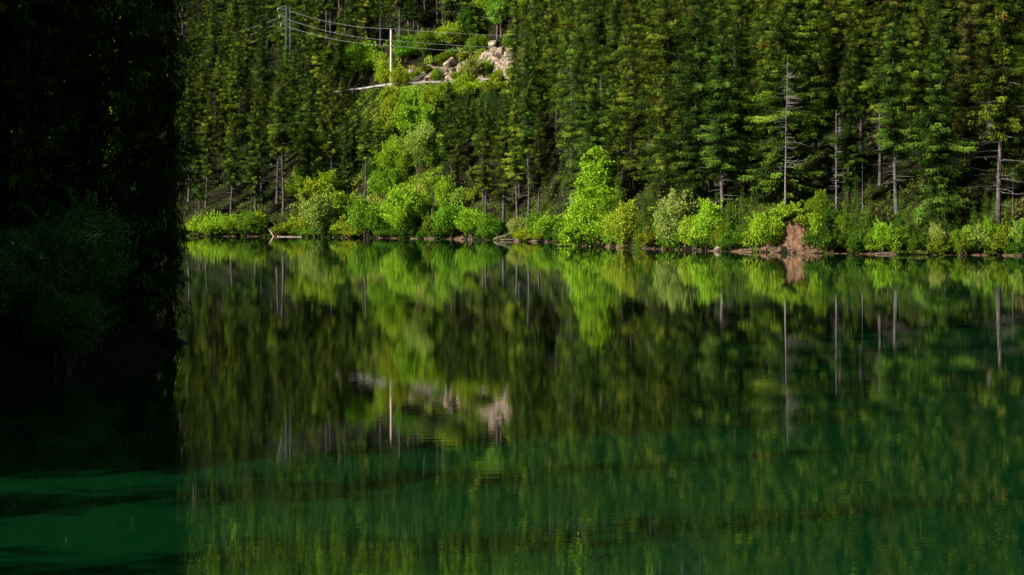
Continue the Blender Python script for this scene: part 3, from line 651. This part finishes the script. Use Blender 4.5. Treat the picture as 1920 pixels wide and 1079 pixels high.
# craggy rock face of the cut above the road
cx_ = np.arange(pxX(752, 410), pxX(985, 396), .35); cb_ = np.linspace(0, 1, 34); XXe, bb = np.meshgrid(cx_, cb_); RY = road_y(XXe)
hgt = 6.2 + 3.0 * fbm(XXe * .18, XXe * 0 + 3) + 2.2 * np.clip((XXe + 12) / 8, 0, 1); endf = np.clip((XXe - cx_[0]) / 4, 0, 1)
led = np.round(bb * 5 + fbm(XXe * .3, bb * 2) * 1.5) / 5
YYe = RY + 4.0 + bb * 3.0 + (led - bb) * 2.4 + fbm(XXe * .55, bb * 5, 5) * 1.8; ZZe = 34.8 + bb * hgt * endf + fbm(XXe * .8 + 9, bb * 4) * .5
rc = grid_obj('rock_cut', XXe, YYe, ZZe, M_ROCK, False); tag(rc, 'craggy tan rock face cut above the road', kind='structure')

# earth slip: a bare steep face of orange soil
a, b = np.meshgrid(np.linspace(-1, 1, 60), np.linspace(0, 1, 50)); XXe = 34.6 + a * 2.9; YYe = shore(XXe) + .1 + b * 3.3
rim = 1 - (np.abs(a) ** 2.2 + np.abs(b * 2 - .92) ** 3) + fbm(a * 3 + 4, b * 4) * .9
es = grid_obj('earth_slip', XXe, YYe - np.clip(rim, -.3, .5) * .35 - fbm(a * 6, b * 6, 6) * .75, ground(XXe, YYe) + np.clip(rim, -.6, .35) * .5 + fbm(a * 9 + 7, b * 9, 5) * .25, M_EARTH, False); tag(es, 'bare slip of orange earth dropping to the water', kind='structure')

# ------------------------------------------------------------------ logs and driftwood
def log_obj(p0, p1, r0, label, name='fallen_log', grp=None, mat=None):
    p0 = np.array(p0, float); p1 = np.array(p1, float); k = np.linspace(0, 1, 6)[:, None]; pts_ = (p1 - p0) * k; pts_ = pts_ + rng.normal(0, r0 * .35, pts_.shape) * np.array([1, 1, .6])
    a = Acc(); a.add(*tube(np.concatenate([pts_[:1] * 1.0, pts_, pts_[-1:]]), [r0 * .05] + list(np.linspace(r0, r0 * .5, 6)) + [.01], 7)); o = meshobj(name, a.mesh(name, [mat or M_LOG], True)); o.location = p0
    return tag(o, label, 'log', grp)
def P3(px, y, t):
    X, Y, g = at(px, t); return (X, Y, row_h(y, Y))
log_obj(P3(516, 447, -.6), P3(484, 404, 5), .16, 'pale debarked log leaning from the bank into the water')
log_obj(P3(520, 443.6, -.8), P3(566, 443.8, -.6), .10, 'straight pale log floating at the bank right of the leaning log')
g_ = 'driftwood along the waterline'
for (x0, y0, x1, y1, lb) in [(925, 449, 962, 436, 'weathered branch propped on the driftwood pile'), (938, 450, 985, 448, 'reddish log lying on the waterline at the driftwood pile'), (930, 446, 950, 450, 'short root lying left in the driftwood pile'),
                             (945, 444, 958, 451, 'crossed grey stick in the middle of the driftwood pile'), (1000, 452, 1035, 451, 'thin log under the grassy mound'), (795, 447, 822, 448, 'pale log at the foot of the thin leaning trunk'),
                             (860, 448.5, 880, 448, 'small driftwood stick between two shore shrubs'), (710, 446, 730, 446.5, 'short pale stick left of the big round shrub'), (770, 447.4, 800, 447.6, 'thin pale log right of the big round shrub'),
                             (1445, 473.5, 1470, 473, 'thin pale branch floating left of the earth slip'), (1640, 476, 1680, 475, 'long thin pale branch under the right young spruces'), (640, 444, 660, 445, 'short stick on the yellowish bank'), (1395, 470, 1425, 468, 'dark stick leaning under the spiky bright shrub')]:
    Y_ = shore_depth((x0 + x1) / 2) - .3
    log_obj((pxX(x0, Y_), Y_, row_h(y0, Y_)), (pxX(x1, Y_), Y_ + .5, row_h(y1, Y_)), .10, lb, 'driftwood', g_)

# ------------------------------------------------------------------ utility pole, lattice tower, cables
YP = 405.0; XP = pxX(733.5, YP); ztop = row_h(56, YP)
zb = float(ground(XP, YP)); pole = empty('utility_pole', (XP, YP, zb)); tag(pole, 'tall pinkish wooden pole standing at the road edge', 'pole')
a = Acc(); a.add(*tube([(0, 0, -.8), (0, 0, 1.0), (0, 0, ztop - zb)], [.36, .33, .24], 10)); V, Q = tube([(0, 0, ztop - zb), (0, 0, ztop - zb + .02)], [.24, .01], 10); a.add(V, Q); meshobj('post', a.mesh('post', [M_POLE], True), pole)
a = Acc(); a.add(*tube([(0, 0, .9), (0, 0, 1.4)], [.37, .36], 10)); meshobj('base_band', a.mesh('base_band', [plain('dark_band', (.03, .03, .03), .7)], True), pole)
att = [ztop + .1, row_h(77, YP), row_h(87, YP)]
for z in att:
    a = Acc(); a.add(*tube([(-.05, -.2, z - zb - .16), (-.05, -.34, z - zb - .05), (-.05, -.34, z - zb + .1)], [.05, .07, .05], 7)); meshobj('insulator', a.mesh('insulator', [M_INS], True), pole)
YT = 422.0; XT = pxX(540, YT); zt = row_h(12, YT); ztb = float(ground(XT, YT))
tw = empty('lattice_tower', (XT, YT, ztb), .35); tag(tw, 'slender blue green steel lattice tower among the spruces', 'tower')
a = Acc(); Ht = zt - ztb; half = lambda z: .45 + .4 * (1 - z / Ht)
nlev = 14; zz = np.linspace(-.5, Ht, nlev)
cor = [(-1, -1), (1, -1), (1, 1), (-1, 1)]
for (cx, cy) in cor: a.add(*tube([(cx * half(z), cy * half(z), z) for z in zz], [.05] * nlev, 4))
for i_ in range(nlev - 1):
    z0, z1 = zz[i_], zz[i_ + 1]
    for q in range(4):
        c0, c1 = cor[q], cor[(q + 1) % 4]
        A_ = lambda c, z: (c[0] * half(z), c[1] * half(z), z)
        a.add(*tube([A_(c0, z0), A_(c1, z1)], [.026] * 2, 3)); a.add(*tube([A_(c1, z0), A_(c0, z1)], [.026] * 2, 3)); a.add(*tube([A_(c0, z1), A_(c1, z1)], [.026] * 2, 3))
meshobj('lattice_frame', a.mesh('lattice_frame', [M_STEEL]), tw)
watt = [row_h(23, YT), row_h(36, YT), row_h(51, YT)]
for i_, z in enumerate(watt):
    a = Acc(); zl = z - ztb + .5; ln = [2.1, 1.7, 1.3][i_]
    a.add(*tube([(-.6, -.3, zl), (-.6 - ln, 0, zl + .3)], [.06] * 2, 4)); a.add(*tube([(-.6, .3, zl), (-.6 - ln, 0, zl + .3)], [.06] * 2, 4)); a.add(*tube([(-.6, 0, zl + 1.1), (-.6 - ln, 0, zl + .3)], [.05] * 2, 4))
    ar = meshobj('cross_arm', a.mesh('cross_arm', [M_STEEL2]), tw)
    a = Acc(); a.add(*tube([(-.6 - ln, 0, zl + .3), (-.5 - ln, 0, zl - .1), (-.4 - ln, 0, zl - .5)], [.09, .12, .05], 6)); meshobj('insulator', a.mesh('insulator', [M_INS]), ar)
def cable(pts_, sag, label):
    a = Acc(); out = []
    for p, q, sg in zip(pts_[:-1], pts_[1:], sag):
        for k in np.linspace(0, 1, 22)[:-1]: v = np.array(p) * (1 - k) + np.array(q) * k; v[2] -= 4 * sg * k * (1 - k); out.append(v)
    out.append(np.array(pts_[-1])); out = np.array(out); o0 = out[0].copy(); a.add(*tube(out - o0, [.024] * len(out), 5))
    o = meshobj('power_line', a.mesh('power_line', [M_CABLE], True)); o.location = o0
    return tag(o, label, 'cable', 'cables strung from tower to wooden pole')
YE = 398.0
for i_, (tp, pl, en, lb) in enumerate([((548, 23), 0, (1010, 68), 'topmost cable running from tower over the pole top'), ((537, 36), 1, (1020, 92), 'middle cable between tower and wooden pole'), ((541, 51), 2, (1020, 103), 'lowest cable between tower and wooden pole')]):
    cable([(pxX(455, 440), 440, row_h(tp[1] + 34, 440)), (pxX(tp[0], YT), YT - .8, row_h(tp[1], YT)), (XP - .05, YP - .34, att[pl] + .1), (pxX(en[0], YE), YE, row_h(en[1], YE))], [.4, 1.0, .35], lb)

# ------------------------------------------------------------------ near left bank: alder bush and big dark spruces
ALD = []
for k in range(2):
    fol, st = shrub_meshes(700 + k, 4.6, 4.6, 'round', .085, 26000); ALD.append((fol, st))
def alder(x, y, z, w, h, k, rz, label):
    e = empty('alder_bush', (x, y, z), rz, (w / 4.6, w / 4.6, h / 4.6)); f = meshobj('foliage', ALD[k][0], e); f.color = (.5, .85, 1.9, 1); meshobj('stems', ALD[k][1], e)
    return tag(e, label, 'bush', 'shaded bushes on the near left bank')
def npos(px, Y): X = pxX(px, Y); return X, Y
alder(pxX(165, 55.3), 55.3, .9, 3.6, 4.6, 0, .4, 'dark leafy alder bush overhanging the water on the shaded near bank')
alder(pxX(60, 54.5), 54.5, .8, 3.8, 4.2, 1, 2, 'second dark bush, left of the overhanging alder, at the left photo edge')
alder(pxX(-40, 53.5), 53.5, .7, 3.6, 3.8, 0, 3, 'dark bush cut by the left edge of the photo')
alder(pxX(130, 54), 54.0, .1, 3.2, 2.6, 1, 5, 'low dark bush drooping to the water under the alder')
NS = [(318, 61.2, 27, 0, 'dark shaded spruce at the tip of the near bank, its twigs edging the lake'), (285, 63, 30, 6, 'black spruce trunk just behind the bank tip spruce'), (235, 60, 26, 3, 'unlit spruce rising right behind the alder bush'), (180, 64, 29, 6, 'unlit spruce high above the alder bush'),
      (110, 62, 28, 0, 'unlit spruce above the second dark bush'), (50, 59, 27, 3, 'unlit spruce near the left photo edge'), (5, 64, 30, 6, 'unlit spruce cut by the left photo edge'), (265, 69, 28, 0, 'rearmost unlit spruce behind the bank tip'), (150, 70, 30, 3, 'unlit spruce deep in the dark bank wood'), (60, 70, 30, 0, 'hindmost unlit spruce of the dark bank near the left edge')]
FV = []
for k, (cb) in enumerate((.02, .05, .03)):
    V, Q, T = spruce_data(800 + k, 27, 3.3, cb, 46, leaf=.30, whorl=.34); crown = quads_mesh('crown', V, Q, [M_SPRUCE], tone=np.minimum(T, .9))
    a = Acc(); p, rad = trunk_pts(26.5, .26, 800 + k); a.add(*tube(p, rad, 9)); tr = a.mesh('trunk', [M_BARK], True); FV.append((27, cb, crown, tr, None))
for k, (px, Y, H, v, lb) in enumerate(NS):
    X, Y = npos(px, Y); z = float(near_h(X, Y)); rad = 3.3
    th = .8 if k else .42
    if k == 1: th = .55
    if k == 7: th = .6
    e = add_tree(FV[k % 3], X, Y, max(z, .2) - .3, H, k * 1.1, (.55, .62, .62), th); tag(e, lb, 'spruce', 'unlit spruces of the near left bank')  # crown tint darkened, part of the bank's shade put into the colour
# shading wood off to the left
npt = []
for _ in range(6000):
    X = r2.uniform(-90, -14); Y = r2.uniform(-30, 92)
    if near_sd(X, Y) < 3.5 or .41 * X - .91 * Y > -34.5: continue
    if px_of(X, max(Y, 1)) > 235 and Y > 0: continue
    if Y < 58 and X > -.3 * max(Y, 0) - 7.5: continue
    if Y > 50 and px_of(X, Y) > -60 and Y < 72: continue
    if any((a_ - X) ** 2 + (b_ - Y) ** 2 < 8 for a_, b_, c_ in npt): continue
    npt.append((X, Y, 0))
for q_ in [(-31, 18.8), (-30, 12.5)]: npt.append((*q_, 0))
wood('bank_forest', [(x, y, float(near_h(x, y)) - .2, r2.uniform(22, 29)) for x, y, _ in npt], 'dark spruce wood on the rising near left bank')
print('near', len(npt))

# ------------------------------------------------------------------ labels: every plant singled out by look, row and neighbours
SEC = [(0, 'nearest the dark left bank'), (470, 'below the lattice tower'), (610, 'left of the wooden pole'), (735, 'below the grey rock cut'), (905, 'above the driftwood pile'), (1000, 'around the tallest bare trunk'),
       (1110, 'behind the bright lime tree'), (1230, 'above the paired round shrubs'), (1360, 'left of the earth slip'), (1490, 'right of the earth slip'), (1640, 'in the right quarter'), (1790, 'toward the right edge')]
ORD = 'first second third fourth fifth sixth seventh eighth ninth tenth eleventh twelfth thirteenth fourteenth fifteenth sixteenth seventeenth eighteenth nineteenth twentieth'.split()
ROW = [(7, 'waterside'), (20, 'second'), (38, 'third'), (62, 'middle'), (85, 'upper'), (1e9, 'topmost')]
GRP = {'spruce': 'spruces on the far hillside', 'young spruce': 'young spruces on the far shore', 'shrub': 'bright shrubs on the far shore and slope', 'broadleaf tree': 'broadleaf trees on the far slope'}
from collections import defaultdict
B = defaultdict(list)
for rcd in REC:
    px = px_of(rcd['x'], rcd['y']); si = max(i for i, s_ in enumerate(SEC) if px >= s_[0] or i == 0); ri = next(i for i, q in enumerate(ROW) if rcd['t'] < q[0])
    B[(rcd['kind'], rcd['tone'], si, ri)].append((px, rcd))
for (kd, tn, si, ri), L_ in B.items():
    L_.sort(key=lambda q: q[0])
    for k, (px, rcd) in enumerate(L_):
        pos = '' if len(L_) == 1 else ORD[k] + ' '
        extra = '' if len(L_) == 1 else ' from left'
        lb = f"{pos}{tn} {kd}{extra} in the {ROW[ri][1]} row {SEC[si][1]}"; lb = ' '.join(lb.split()[:16])
        if rcd['o'] == bright_tree: lb = 'big cone shaped lime green tree leaning over the water right of the tallest bare trunk'
        tag(rcd['o'], lb, kd, GRP[kd])
